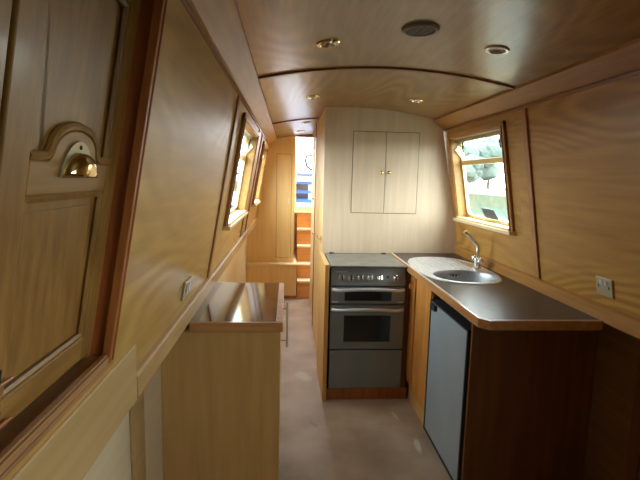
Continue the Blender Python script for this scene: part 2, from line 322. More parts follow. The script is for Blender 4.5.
# ------------------------------------------------------------------ windows
wn = [1]
def window(fn, o, detail=True, hopper=True, mcase=W_TRIMZ, near_case=True):
    y0, y1, z0, z1 = o; c = fn((y0+y1)/2, z0, -TH)
    root = thing('window_%d' % wn[0], c, kind='structure'); wn[0] += 1
    M = lambda d, y, z: fn(y, z, d)
    cs = .028
    bm = new()          # lining + casing
    for a, b in (((-TH, y0-.001, z0-.001), (.012, y0+.012, z1)), ((-TH, y1-.012, z0), (.012, y1+.001, z1)), ((-TH, y0, z1-.012), (.012, y1, z1+.001))): box(bm, a, b, M)
    mesh('window_lining', bm, W_CORN, root)
    for ya_, yb_, yc, yd in ((y0-cs, y0+.006, y0-.006, y0+.004), (y1-.006, y1+cs, y1-.004, y1+.006)):
        bm = new(); box(bm, (0, ya_, z0-.03), (.018, yb_, z1+cs), M); mesh('window_casing', bm, mcase, root, bevel=.003)
        bm = new(); box(bm, (0, yc, z0-.01), (.023, yd, z1), M); mesh('casing_bead', bm, W_TRIM, root, bevel=.002)
    bm = new(); box(bm, (0, y0-cs, z1-.004), (.018, y1+cs, z1+cs), M); mesh('window_casing', bm, W_CORN, root, bevel=.003)
    bm = new(); box(bm, (-TH, y0, z0-.012), (.030, y1, z0+.006), M); box(bm, (.0, y0-cs-.01, z0-.030), (.045, y1+cs+.01, z0-.008), M)
    sill = mesh('window_sill', bm, W_NOSE, root, bevel=.004)
    # pelmet rail with small ripples at the head
    bm = new(); n = 40
    for i in range(n):
        ya = y0+.014+(y1-y0-.028)*i/n; yb = y0+.014+(y1-y0-.028)*(i+.62)/n
        box(bm, (-.045, ya, z1-.036), (-.030, yb, z1-.013), M)
    box(bm, (-.030, y0+.012, z1-.034), (-.022, y1-.012, z1-.013), M)
    mesh('curtain_track', bm, M_PBRASS, root)
    # outer metal frame with rounded lower corners
    d0, d1 = -TH+.004, -TH+.026; fw = .022; zt = z1-.012; zb = z0+.006; ya = y0+.012; yb = y1-.012; zm = zb+(zt-zb)*.70
    def rrect(a, b, c, d, r, n=6, top=False):
        P = []
        for (cx, cz, s) in ((b-r, c+r, -90), (b-r, d-r, 0), (a+r, d-r, 90), (a+r, c+r, 180)):
            for i in range(n+1):
                t = math.radians(s+90*i/n); P.append((cx+r*math.cos(t), cz+r*math.sin(t)))
        return P
    bm = new()
    def ring(outer, inner):
        n = len(outer); V = {}
        for d in (d0, d1):
            V[d] = ([bm.verts.new(M(d, *p)) for p in outer], [bm.verts.new(M(d, *p)) for p in inner])
        for i in range(n):
            j = (i+1) % n
            bm.faces.new((V[d0][0][i], V[d0][0][j], V[d0][1][j], V[d0][1][i])); bm.faces.new((V[d1][0][i], V[d1][1][i], V[d1][1][j], V[d1][0][j]))
            bm.faces.new((V[d0][0][i], V[d1][0][i], V[d1][0][j], V[d0][0][j])); bm.faces.new((V[d0][1][i], V[d0][1][j], V[d1][1][j], V[d1][1][i]))
    ring(rrect(ya, yb, zb, zt, .001), rrect(ya+fw, yb-fw, zb+fw, zt-fw*.7, .05))
    mesh('window_frame', bm, M_GOLD, root)
    bm = new(); box(bm, (d0, ya+.01, zm-.014), (d1+.006, yb-.01, zm+.020), M); mesh('transom', bm, M_GOLD, root, bevel=.003)
    bm = new(); box(bm, (-TH+.012, ya+.01, zb+.01), (-TH+.016, yb-.01, zm), M); mesh('fixed_pane', bm, M_GLASS, root)
    # hopper tilted inwards
    bm = new(); dt = .045
    q = lambda d, y, z: M(d + (z-zm)/(zt-zm)*dt, y, z)
    box(bm, (-TH+.012, ya+.02, zm+.018), (-TH+.016, yb-.02, zt-.02), q); hp = mesh('hopper_pane', bm, M_GLASS, root)
    bm = new()
    for y in (ya+.012, yb-.016):
        prism(bm, [(-TH+.010, zm+.02), (-TH+.010, zt-.004), (-.006, zm+(zt-zm)*.55)], lambda d, z: M(d, y, z), lambda d, z: M(d, y+.004, z))
    mesh('hopper_cheek', bm, M_CHEEK, root)
    for y in (ya+.10, yb-.12):
        bm = new(); tube(bm, [M(-.028, y, z1-.012), M(-.028, y, z1-.075), M(-.030, y+.012, z1-.085), M(-.028, y+.002, z1-.110)], .0055, 6)
        box(bm, (-.034, y-.010, z1-.082), (-.022, y+.012, z1-.062), M); mesh('hopper_catch', bm, M_BLACK, root)
    return root, M
WLR = [window(LW, o) for o in WL_]
WRR = [window(RW, o) for o in WR_]
for fn, lst, s in ((LW, WL_, 1), (RW, WR_, -1)):
    for o in lst:
        portal('window_portal', fn((o[0]+o[1])/2, (o[2]+o[3])/2, -TH-.02), o[1]-o[0], o[3]-o[2], (s, 0, 0))
portal('hatch_portal', (.38, 6.15, 2.12), .6, .55, (0, 0, -1))
portal('stern_portal', (.23, YST+.1, 1.6), .5, 1.0, (0, -1, 0))
# ------------------------------------------------------------------ side hatch door (door_1)
HO = (-.25, .988, 1.125, 1.905)
dr = thing('door_1', LW(.60, 1.12), kind='structure')
E_ = lambda d, y, z: LW(y, z, d)
FD = -.035
bm = new(); box(bm, (-.074, .972, HO[2]), (.003, HO[1]-.001, HO[3]-.001), E_); box(bm, (FD-.022, .958, HO[2]), (FD-.004, .974, HO[3]-.001), E_); box(bm, (-.012, .962, HO[2]), (.006, .973, HO[3]-.001), E_); box(bm, (0, .985, HO[2]-.006), (.006, .992, HO[3]), E_)
mesh('door_jamb', bm, W_RED, dr, bevel=.002)
bm = new(); box(bm, (-.074, HO[0], HO[2]+.001), (.004, .972, 1.142), E_); box(bm, (-.012, HO[0], 1.142), (.0, .962, 1.148), E_); box(bm, (0, HO[0], HO[2]-.008), (.007, .990, HO[2]+.002), E_)
mesh('door_sill', bm, W_REDY, dr, bevel=.002)
bm = new(); box(bm, (-.074, HO[0]+.001, HO[2]+.018), (-.066, .972, HO[3]-.001), E_); mesh('light_block_sheet', bm, M_BLACK, dr)  # unseen sheet added behind the leaves to block daylight
def ext(bm, poly, d0, d1): prism(bm, poly, lambda y, z: E_(d0, y, z), lambda y, z: E_(d1, y, z))
def leaf(yo):
    """one leaf; yo = offset along the boat"""
    lf0, lf1 = .582+yo, .958+yo; a, b = .645+yo, .915+yo; zb_, zt_ = 1.155, 1.898
    T0, T1 = FD-.022, FD; T2 = FD-.012
    bm = new(); ext(bm, [(lf0, zb_), (a, zb_), (a, zt_), (lf0, zt_)], T0, T1); mesh('stile', bm, W_OAK, dr, bevel=.003)
    bm = new(); ext(bm, [(b, zb_), (lf1, zb_), (lf1, zt_), (b, zt_)], T0, T1); mesh('stile', bm, W_OAK, dr, bevel=.003)
    bm = new(); ext(bm, [(a, zb_), (b, zb_), (b, 1.205), (a, 1.205)], T0, T1-.001); mesh('rail', bm, W_OAKY, dr, bevel=.003)
    bm = new(); ext(bm, [(a, 1.838), (b, 1.838), (b, zt_), (a, zt_)], T0, T1-.001); mesh('rail', bm, W_OAKY, dr, bevel=.003)
    z1 = 1.545; cy = .781+yo; R_ = .072; hh = .050
    arc = []                                   # ogee shoulder, then a round head (far end to near end)
    prof = [(1.25, 0), (1.17, .02), (1.08, .10), (1.0, .28)] + [(math.cos(math.radians(t)), .28+.72*math.sin(math.radians(t))) for t in range(12, 169, 12)] + [(-1.0, .28), (-1.08, .10), (-1.17, .02), (-1.25, 0)]
    arc = [(cy+u*R_, z1+v*hh) for u, v in prof]
    bm = new(); ext(bm, [(a, 1.495), (b, 1.495), (b, z1)] + arc + [(a, z1)], T0, T1-.001); mesh('rail', bm, W_OAKY, dr, bevel=.003)
    bm = new(); pts = [E_(T1-.006, b, z1+.006)] + [E_(T1-.006, y+(y-cy)*.06, z+.007) for y, z in arc] + [E_(T1-.006, a, z1+.006)]
    tube(bm, pts, .0075, 8)
    for P in ([(a+.005, 1.55), (a+.005, 1.835)], [(b-.005, 1.55), (b-.005, 1.835)], [(a, 1.833), (b, 1.833)], [(a+.005, 1.208), (a+.005, 1.492)], [(b-.005, 1.208), (b-.005, 1.492)], [(a, 1.210), (b, 1.210)], [(a, 1.490), (b, 1.490)]):
        tube(bm, [E_(T1-.008, *p) for p in P], .006, 6)
    mesh('beading', bm, W_OAK, dr, smooth=True)
    for k, (z0, z1_) in enumerate(((1.205, 1.495), (1.545, 1.838))):
        bm = new(); ext(bm, [(a, z0), (b, z0), (b, z1_), (a, z1_)], T0+.003, T0+.008)
        i0, i1, j0, j1 = a+.012, b-.030, z0+.014, z1_-.024
        out = [(a+.002, z0+.002), (b-.002, z0+.002), (b-.002, z1_-.002), (a+.002, z1_-.002)]
        if k == 0: inn = [(i0, j0), (i1, j0), (i1, j1), (i0, j1)]
        else: inn = [(i0, j0), (cy-R_*1.25, j0)] + [(y+(y-cy)*.16, z+.012) for y, z in reversed(arc)] + [(i1, j0), (i1, j1), (i0, j1)]
        A = [bm.verts.new(E_(T0+.008, y, z)) for y, z in inn]; B = [bm.verts.new(E_(T0+.012, y+(cy-y)*.03, z)) for y, z in inn]
        for i in range(len(A)): bm.faces.new((A[i], A[(i+1) % len(A)], B[(i+1) % len(A)], B[i]))
        bm.faces.new(B); mesh('panel', bm, W_OAK, dr)
leaf(0); leaf(-.385)
# cup handle
hy, hz = .782, 1.521
bm = new(); ext(bm, [(hy+.053*math.cos(math.radians(t)), hz+.058*math.sin(math.radians(t))) for t in range(0, 181, 12)], FD-.001, FD+.003); cup = mesh('cup_handle', bm, M_PBRASS, dr, bevel=.001)
bm = new(); rings = []
for i in range(10):
    ph = math.radians(90*i/9); ring_ = []
    for k in range(17):
        th = math.radians(180*k/16)
        ring_.append(bm.verts.new(E_(FD+.003+.024*math.sin(ph), hy+.050*math.cos(th)*math.cos(ph*.92), hz+.040*math.sin(th)*math.cos(ph*.8))))
    rings.append(ring_)
for p, q in zip(rings, rings[1:]):
    for k in range(16): bm.faces.new((p[k], p[k+1], q[k+1], q[k]))
bm.faces.new(rings[-1])
h2 = sub('cup_hood', bm, M_BRASS, cup, smooth=True); sm = h2.modifiers.new('thick', 'SOLIDIFY'); sm.thickness = .0015
bm = new(); lathe(bm, [(0, .002), (.0035, .0015), (.004, 0)], E_(FD+.003, hy, hz+.048), (1, 0, 0), 10); sub('screw', bm, M_BLACK, cup)
for z, y in ((1.232, .625), (1.166, .634)):
    bm = new(); box(bm, (FD, y-.030, z-.006), (FD+.004, y+.004, z+.026), E_); tube(bm, [E_(FD+.004, y-.002, z-.008), E_(FD+.004, y-.002, z+.028)], .004, 8); mesh('hinge', bm, M_BLACK, dr)
    bm = new(); tube(bm, [E_(FD+.004, y-.004, z+.004), E_(FD+.006, y+.030, z+.004)], .003, 8); mesh('latch_pin', bm, W_RED, dr)

# ------------------------------------------------------------------ galley bulkhead and corridor partition
bm = new(); xl = .275
top = [(xl+(CX+.632-xl)*i/12, zceil(xl+(CX+.632-xl)*i/12)) for i in range(13)]
poly = [(xl, 0)] + top + [(CX+hw(ZC)-.012, ZC), (CX+hw(1.02), 1.02), (CX+.862, 1.008), (CX+.862, .945), (CX+XL, .944), (CX+XL, 0)]
prism(bm, poly, lambda x, z: (x, YBULK, z), lambda x, z: (x, YBULK+.03, z)); struct('wall_far', bm, W_BULK)
bm = new(); box(bm, (.275, YBULK+.03, 0), (.30, 4.62, zceil(.28))); struct('wall_corridor', bm, W_CREAM)
bm = new(); box(bm, (.268, 4.59, 0), (.314, 4.64, zceil(.28)-.001)); trim(bm, W_RED)
dt_ = thing('door_3', (.285, 4.65, 0), kind='structure')
bm = new(); box(bm, (.290, 4.655, .02), (.312, 5.62, zceil(.28)-.012)); mesh('door_leaf', bm, W_LOW, dt_)
for y, z in ((5.05, 1.30), (5.02, .92)):
    bm = new(); lathe(bm, [(0, .022), (.010, .020), (.013, .012), (.006, .004), (.008, 0)], (.290, y, z), (-1, 0, 0), 12); mesh('door_knob', bm, M_BRASS, dt_, smooth=True)
bm = new(); box(bm, (.285, 5.1, 1.84), (.290, 5.14, 1.97)); mesh('hinge', bm, M_BLACK, dt_)
# hook on the partition by the cooker
bm = new(); tube(bm, [(.268, 3.63, 1.045), (.250, 3.63, 1.045), (.240, 3.63, 1.06), (.243, 3.63, 1.08)], .0035, 8); box(bm, (.2665, 3.615, 1.02), (.2705, 3.645, 1.07))
tag(mesh('wall_hook', bm, M_BRASS, smooth=True), 'small brass hook on the corridor partition beside the cooker', 'hook')

# two-door cupboard set into the bulkhead
wc = thing('wall_cupboard', (.752, YBULK, 1.264), 'pale wood double-door cupboard set flush in the bulkhead above the cooker', 'cupboard')
X0, XM, X1, ZA, ZB = .495, .752, 1.010, 1.266, 1.890
for a, b, kx, q in ((X0, XM, .722, -1), (XM, X1, .778, 1)):
    bm = new(); box(bm, (a+.002, YBULK-.006, ZA+.002), (b-.002, YBULK, ZB-.002)); d = mesh('door', bm, W_BULK, wc, bevel=.0012)
    bm = new(); lathe(bm, [(.009, 0), (.005, .005), (.006, .010), (.0125, .016), (.0125, .022), (.006, .027), (0, .028)], (kx, YBULK-.006, 1.582), (0, -1, 0), 16)
    sub('knob', bm, M_BRASS, d, smooth=True)
bm = new()
for a, b in (((X0-.002, YBULK-.0015, ZA-.002), (X0+.0015, YBULK, ZB+.002)), ((XM-.0015, YBULK-.0015, ZA), (XM+.0015, YBULK, ZB)), ((X1-.0015, YBULK-.0015, ZA-.002), (X1+.002, YBULK, ZB+.002)), ((X0, YBULK-.0015, ZA-.002), (X1, YBULK, ZA+.0015)), ((X0, YBULK-.0015, ZB-.0015), (X1, YBULK, ZB+.002))): box(bm, a, b)
mesh('door_gap', bm, M_BLACK, wc)

# ------------------------------------------------------------------ cooker
ck = thing('cooker', (.545, 3.25, .085), 'slate grey gas cooker with double oven doors and closed hob lid', 'cooker')
CXA, CXB, CY, CYB = .297, .805, 3.0, 3.545
bm = new(); box(bm, (CXA+.006, CY+.03, .085), (CXB-.006, CYB, .925)); mesh('body', bm, M_COOKD, ck)
bm = new(); box(bm, (CXA-.004, CY-.004, .936), (CXB+.006, CYB-.04, .952)); lid = mesh('hob_lid', bm, M_COOKD, ck, bevel=.005)
bm = new(); box(bm, (CXA, CYB-.04, .925), (CXB, CYB-.003, .950)); 
vt = mesh('flue_vent', bm, M_COOKD, ck, bevel=.002)
bm = new()
for i in range(22): box(bm, (CXA+.05+.0185*i, CYB-.030, .9495), (CXA+.061+.0185*i, CYB-.012, .9515))
sub('vent_slots', bm, M_BLACK, vt)
for x in (CXA+.03, CXB-.07):
    bm = new(); box(bm, (x, CYB-.052, .951), (x+.035, CYB-.03, .960)); mesh('lid_hinge', bm, M_BLACK, ck, bevel=.002)
bm = new(); prism(bm, [(CY+.022, .935), (CY+.03, .935), (CY+.03, .815), (CY, .815), (CY, .822)], lambda y, z: (CXA, y, z), lambda y, z: (CXB, y, z)); 
mesh('control_panel', bm, M_COOK, ck, bevel=.002)
ax = Vector((0, -.98, .19)).normalized()
k0 = None
def yk(z): return CY+.022*(z-.822)/.113
for x in (.370, .433, .498, .563, .631, .735):
    if k0 is None:
        bm = new(); c = Vector((x, yk(.870), .870))
        lathe(bm, [(.021, 0), (.021, .003), (.017, .005), (.0155, .018), (.013, .021), (0, .021)], c, ax, 20)
        k0 = mesh('knob', bm, M_CHROME, ck, origin=c, smooth=True)
        bm = new(); box(bm, (x-.0035, yk(.87)-.029, .855), (x+.0035, yk(.87)-.018, .889)); kg = sub('grip', bm, M_BLACK, k0, bevel=.001)
    else:
        k = k0.copy(); COL.objects.link(k); k.location = Vector((x, yk(.870), .870)) - ck.matrix_world.translation
        g = kg.copy(); COL.objects.link(g); g.parent = k
bm = new(); lathe(bm, [(.008, 0), (.008, .006), (0, .007)], (.682, yk(.875), .875), ax, 14); mesh('ignition_button', bm, M_BLACK, ck)
bm = new(); 
for i in range(7): box(bm, (CXA+.03+.012*i, yk(.908)-.0015, .905), (CXA+.038+.012*i, yk(.908)+.001, .910))
mesh('logo', bm, M_ALU, ck)
def oven(name, z0, z1, wz0, wz1, wx0, wx1, hz):
    bm = new(); box(bm, (CXA, CY, z0), (CXB, CY+.028, z1)); d = mesh(name, bm, M_COOK, ck, bevel=.004)
    if wz0:
        bm = new(); box(bm, (wx0, CY-.0025, wz0), (wx1, CY+.001, wz1)); g = sub('door_glass', bm, M_GLASSD, d, bevel=.001)
    if hz:
        n = 14; pts = []
        for i in range(n+1):
            t = i/n; x = CXA+.012+(CXB-CXA-.024)*t; s = min(1, min(t, 1-t)*9)
            pts.append((x, CY-.006-.034*s**.6, hz+.010*math.sin(math.pi*t)-.004))
        bm = new(); tube(bm, pts, [.0115]*(n+1), 10); sub('handle', bm, M_ALU, d, smooth=True)
    return d
g = oven('grill_door', .692, .808, .712, .778, .392, .712, .793)
bm = new(); box(bm, (.306, CY-.0015, .700), (.350, CY+.0005, .709)); sub('badge', bm, M_ALU, g)
bm = new(); box(bm, (.755, CY-.0015, .700), (.792, CY+.0005, .707)); sub('badge', bm, M_ALU, g)
oven('oven_door', .372, .682, .425, .610, .392, .712, .655)
bm = new(); box(bm, (CXA+.002, CY, .090), (CXB-.002, CY+.028, .362)); mesh('storage_drawer', bm, M_COOK, ck, bevel=.004)
bm = new(); box(bm, (CXA-.02, CY+.015, 0), (.852, CY+.035, .083)); tag(mesh('cooker_plinth', bm, W_RED, bevel=.002), 'reddish brown plinth board under the grey cooker', 'plinth')
bm = new(); box(bm, (.812, CY+.02, .083), (.842, CYB, .912)); tag(mesh('filler_panel', bm, W_DARKP), 'dark brown upright panel between the cooker and corner cupboard', 'panel')
bm = new(); box(bm, (.255, CY-.01, 0), (.284, YBULK, .958)); tag(mesh('side_panel', bm, W_LAM, bevel=.002), 'light wood upright side panel left of the grey cooker', 'panel')

# ------------------------------------------------------------------ right hand base units
bc = thing('base_cabinet', (1.15, 3.0, 0), 'orange pine corner cupboard between the cooker and the grey blue fridge', 'cabinet')
FX = .858
bm = new(); box(bm, (FX, 1.985, 0), (1.466, 2.003, .915)); tag(mesh('end_panel', bm, W_DARKP), 'dark brown wooden end panel under the near end of right worktop', 'panel')
bm = new(); box(bm, (FX+.004, 2.585, .11), (FX+.020, 3.52, .915)); box(bm, (FX+.02, 2.585, .1), (1.44, 2.60, .80)); mesh('carcass', bm, W_ORANGE, bc)
bm = new(); box(bm, (FX+.012, 2.585, 0), (FX+.024, 3.02, .11)); mesh('plinth', bm, W_LAM, bc)
bm = new(); box(bm, (FX-.012, 2.915, .150), (FX+.004, 3.05, .885)); d = mesh('door', bm, W_ORANGE, bc, bevel=.003)
bm = new(); tube(bm, [(FX-.012, 2.955, .845), (FX-.034, 2.952, .845), (FX-.040, 2.945, .838), (FX-.038, 2.940, .815)], [.006, .005, .007, .006], 8); sub('pull', bm, M_BRASS, d, smooth=True)
bm = new(); box(bm, (FX-.006, 2.592, .115), (FX+.004, 2.900, .895)); mesh('front_panel', bm, W_ORANGE, bc, bevel=.002)
fr = thing('fridge', (1.15, 2.3, 0), 'under-counter fridge with plain grey blue door beside dark end panel', 'fridge')
bm = new(); box(bm, (FX+.028, 2.012, .02), (1.40, 2.576, .835)); mesh('body', bm, M_BLACK, fr)
bm = new(); box(bm, (FX-.010, 2.022, .045), (FX+.028, 2.566, .832)); d = mesh('door', bm, M_FRIDGE, fr, bevel=.004)
bm = new(); box(bm, (FX-.013, 2.010, .035), (FX+.026, 2.0215, .842)); box(bm, (FX-.013, 2.5665, .035), (FX+.026, 2.578, .842)); box(bm, (FX-.013, 2.010, .8325), (FX+.026, 2.578, .842)); box(bm, (FX-.013, 2.010, .033), (FX+.026, 2.578, .0445)); mesh('door_trim', bm, M_BLACK, fr)
bm = new(); box(bm, (FX-.028, 2.46, .798), (FX-.0105, 2.54, .830)); sub('handle', bm, M_BLACK, d, bevel=.003)

# worktop right with chamfered corner and wood edge
XR = CX+.860
wt = thing('worktop', (1.1, 2.6, .915), 'dark brown galley worktop with orange wood edge around the sink', 'worktop')
FE = .815; YE = 1.80
cut = [(XR, YE), (FE+.035, YE), (FE, YE+.04), (FE, 3.555), (XR, 3.555)]
SCX, SCY, SA, SB = 1.075, 2.910, .243, .440
def spt(t, a=SA, b=SB, e=2.7):
    c, s = math.cos(t), math.sin(t)
    return (SCX+a*math.copysign(abs(c)**(2/e), c), SCY+b*math.copysign(abs(s)**(2/e), s))
bm = new()
NS = 48
def outer_hit(t):
    # ray from the sink centre to the worktop outline
    dx, dy = math.cos(t)*SA, math.sin(t)*SB; best = 1e9
    for i in range(len(inner)):
        (x1, y1), (x2, y2) = inner[i], inner[(i+1) % len(inner)]
        ex, ey = x2-x1, y2-y1; den = dx*ey-dy*ex
        if abs(den) < 1e-12: continue
        u = ((x1-SCX)*ey-(y1-SCY)*ex)/den; v = ((x1-SCX)*dy-(y1-SCY)*dx)/den
        if u > 0 and -1e-9 <= v <= 1+1e-9: best = min(best, u)
    return (SCX+dx*best, SCY+dy*best)
inner = [(XR, YE+.012), (FE+.040, YE+.012), (FE+.012, YE+.045), (FE+.012, 3.553), (XR, 3.553)]
ts = [2*math.pi*i/NS for i in range(NS)]
for c in inner: ts.append(math.atan2((c[1]-SCY)/SB, (c[0]-SCX)/SA) % (2*math.pi))
ts = sorted(set(round(t, 6) for t in ts)); n = len(ts)
for z, fl in ((.955, 0), (.917, 1)):
    I = [bm.verts.new((*[SCX+(p-SCX)*.97 if j == 0 else SCY+(p-SCY)*.97 for j, p in enumerate(spt(t))], z)) for t in ts]
    O = [bm.verts.new((*outer_hit(t), z)) for t in ts]
    for i in range(n): bm.faces.new((I[i], I[(i+1) % n], O[(i+1) % n], O[i]))
    if fl == 0: I0, O0 = I, O
for i in range(n):
    j = (i+1) % n; bm.faces.new((I0[i], I0[j], I[j], I[i])); bm.faces.new((O0[i], O0[j], O[j], O[i]))
mesh('surface', bm, M_WTOP_R, wt)
bm = new(); o = [(XR, YE), (FE+.035, YE), (FE, YE+.04), (FE, 3.553)]; i_ = inner[:4]
for (a, b, c, d) in zip(o, o[1:], i_[1:], i_): prism(bm, [a, b, c, d], lambda x, y: (x, y, .915), lambda x, y: (x, y, .9555))
bmesh.ops.remove_doubles(bm, verts=bm.verts, dist=1e-5)
mesh('edge', bm, W_EDGE, wt, label='orange wood lipping')
bm = new(); w2 = .006; o = [(XR, YE+.010), (FE+.041, YE+.010), (FE+.011, YE+.044), (FE+.011, 3.552)]; i_ = [(XR, YE+.015), (FE+.044, YE+.015), (FE+.016, YE+.047), (FE+.016, 3.552)]
for (a, b, c, d) in zip(o, o[1:], i_[1:], i_): prism(bm, [a, b, c, d], lambda x, y: (x, y, .953), lambda x, y: (x, y, .9565))
mesh('edge_inlay', bm, M_WHITE, wt)
# sink
sk = thing('sink', (SCX, SCY, .955), 'rounded stainless steel inset sink with drainer by the right window', 'sink')
bx, by, ra, rb = 1.090, 2.695, .186, .178
bm = new(); N_ = 56
tt = [2*math.pi*i/N_ for i in range(N_)]
def bowl(t, f): return (bx+ra*f*math.cos(t), by+rb*f*math.sin(t))
loops = []
def lp(fn, z): L_ = [bm.verts.new((*fn(t), z)) for t in tt]; loops.append(L_)
def spc(t):  # outline sampled by direction seen from the bowl centre
    dx, dy = math.cos(t), math.sin(t); lo, hi = 0, 2
    for _ in range(40):
        m_ = (lo+hi)/2; x, y = bx+dx*m_, by+dy*m_
        if abs((x-SCX)/SA)**2.7+abs((y-SCY)/SB)**2.7 < 1: lo = m_
        else: hi = m_
    return lo
def ro(off): return lambda t: (bx+math.cos(t)*(spc(t)-off), by+math.sin(t)*(spc(t)-off))
lp(ro(0), .9555); lp(ro(.004), .9605); lp(ro(.012), .961); lp(ro(.018), .957)
lp(lambda t: bowl(t, 1.03) if spc(t)-.018 > ra*1.03 else (bx+math.cos(t)*(spc(t)-.019), by+math.sin(t)*(spc(t)-.019)), .9568)
for a, b in zip(loops, loops[1:]):
    for k in range(N_): bm.faces.new((a[k], a[(k+1) % N_], b[(k+1) % N_], b[k]))
mesh('rim', bm, M_STEEL, sk, smooth=True)
bm = new()
lathe(bm, [(1.02, .957-.955), (1.0, -.003), (.97, -.03), (.93, -.08), (.80, -.096), (.2, -.102), (0, -.103)], (0, 0, 0), n=40)
for v in bm.verts: v.co = Vector((bx+v.co.x*ra, by+v.co.y*rb, .955+v.co.z))
mesh('bowl', bm, M_STEEL_R, sk, smooth=True)
bm = new()
for i in range(9):
    x = SCX-.14+.035*i; hh = SB*.86*(1-abs((x-SCX)/SA)**2.4)**(1/2.4)
    y0 = max(by+math.sqrt(max(0, .2**2-(x-bx)**2))+.02, SCY-.02)
    tube(bm, [(x, y0, .9575), (x, y0+.02, .959), (x, SCY+hh-.05, .959), (x, SCY+hh-.03, .9575)], .0035, 6)
mesh('drainer_ridges', bm, M_STEEL, sk, smooth=True)
bm = new()
for i in range(4): box(bm, (bx-.035+.02*i, by+rb*.955, .915), (bx-.025+.02*i, by+rb*.985, .932))
mesh('overflow', bm, M_BLACK, sk)
bm = new(); lathe(bm, [(0, .002), (.03, .002), (.036, 0)], (bx, by, .853), n=20); mesh('waste', bm, M_CHROME, sk)
# tap
tp = thing('mixer_tap', (1.262, 2.93, .957), 'chrome mixer tap with angled spout behind the sink bowl', 'tap')
tx, ty, tz = 1.262, 2.93, .957
bm = new(); lathe(bm, [(0, 0), (.028, 0), (.028, .008), (.021, .014), (.019, .05), (.024, .060), (.022, .075), (.012, .085), (.011, .12), (0, .122)], (tx, ty, tz), n=20); mesh('body', bm, M_CHROME, tp, smooth=True)
bm = new(); tube(bm, [(tx, ty, tz+.10), (tx, ty, tz+.145), (tx-.012, ty, tz+.165), (tx-.075, ty-.01, tz+.225), (tx-.090, ty-.012, tz+.238)], [.013, .012, .012, .013, .015], 12); mesh('spout', bm, M_CHROME, tp, smooth=True)
bm = new(); tube(bm, [(tx-.088, ty-.012, tz+.236), (tx-.100, ty-.013, tz+.248)], .0165, 12); mesh('spout_collar', bm, M_BRASS, tp, smooth=True)
for s in (-1, 1):
    bm = new(); tube(bm, [(tx, ty+s*.015, tz+.045), (tx, ty+s*.045, tz+.050)], [.009, .009], 10)
    lathe(bm, [(0, 0), (.017, .002), (.020, .012), (.016, .026), (.006, .03), (0, .03)], (tx, ty+s*.043, tz+.052), (0, s*.5, .85), 14); mesh('tap_head', bm, M_CHROME, tp, smooth=True)

# ------------------------------------------------------------------ left base unit
lc = thing('base_cabinet', (-.25, 2.15, 0), 'light beech laminate base cabinet under the left window', 'cabinet')
bm = new(); box(bm, (CX-XL+.001, 1.815, 0), (-.022, 1.833, .915)); mesh('end_panel', bm, W_LAM, lc, bevel=.001)
bm = new(); box(bm, (CX-XL+.001, 1.833, .10), (-.045, 2.44, .915)); mesh('carcass', bm, W_LAM, lc)
bm = new(); box(bm, (-.044, 1.836, .12), (-.026, 2.44, .905)); d = mesh('door', bm, W_LAM, lc, bevel=.002)
bm = new(); tube(bm, [(.006, 2.30, .655), (.006, 2.30, .895)], .006, 10)
for z in (.69, .86): tube(bm, [(-.026, 2.30, z), (.006, 2.30, z)], .004, 8)
sub('bar_handle', bm, M_ALU, d, smooth=True)
bm = new(); box(bm, (-.09, 1.84, 0), (-.075, 2.44, .10)); mesh('plinth', bm, W_DARKP, lc)
lw_ = thing('worktop', (-.2, 2.1, .915), 'glossy dark brown worktop with light wood edge under the left window', 'worktop')
xa = CX-.862+.0005; bm = new(); box(bm, (xa, 1.790, .917), (-.040, 2.47, .955)); mesh('surface', bm, M_WTOP_L, lw_)
bm = new(); box(bm, (xa, 1.772, .917), (-.012, 1.790, .9555)); box(bm, (-.040, 1.790, .917), (-.012, 2.47, .9555)); mesh('edge', bm, W_EDGEX, lw_, bevel=.003, label='light wood lipping')

# ------------------------------------------------------------------ sockets
def socket(fn, y0, y1, z0, z1, label, cat, nm, switches):
    r = thing(nm, fn((y0+y1)/2, z0), label, cat)
    M = lambda d, y, z: fn(y, z, d)
    bm = new(); box(bm, (0, y0, z0), (.009, y1, z1), M); mesh('face_plate', bm, M_PBRASS, r, bevel=.002)
    h = z1-z0; w_ = y1-y0
    for (u, v, a, b) in switches:
        bm = new(); box(bm, (.009, y0+u*w_, z0+v*h), (.013, y0+a*w_, z0+b*h), M); mesh('rocker', bm, M_ALU, r, bevel=.001)
    for u, v in ((.18, .5), (.82, .5)):
        bm = new(); box(bm, (.0085, y0+u*w_-.003, z0+v*h-.006), (.0098, y0+u*w_+.003, z0+v*h+.006), M); mesh('pin_hole' if nm == 'power_socket' else 'screw', bm, M_BLACK, r)
socket(RW, 1.765, 1.865, 1.062, 1.140, 'small brass power socket on right wall above the worktop end', 'socket', 'power_socket', [(.3, .62, .46, .85), (.56, .62, .72, .85)])
socket(LW, 1.685, 1.800, 1.066, 1.136, 'silver double light switch on left wall above the beech cabinet', 'switch', 'light_switch', [(.25, .3, .42, .75), (.58, .3, .75, .75)])

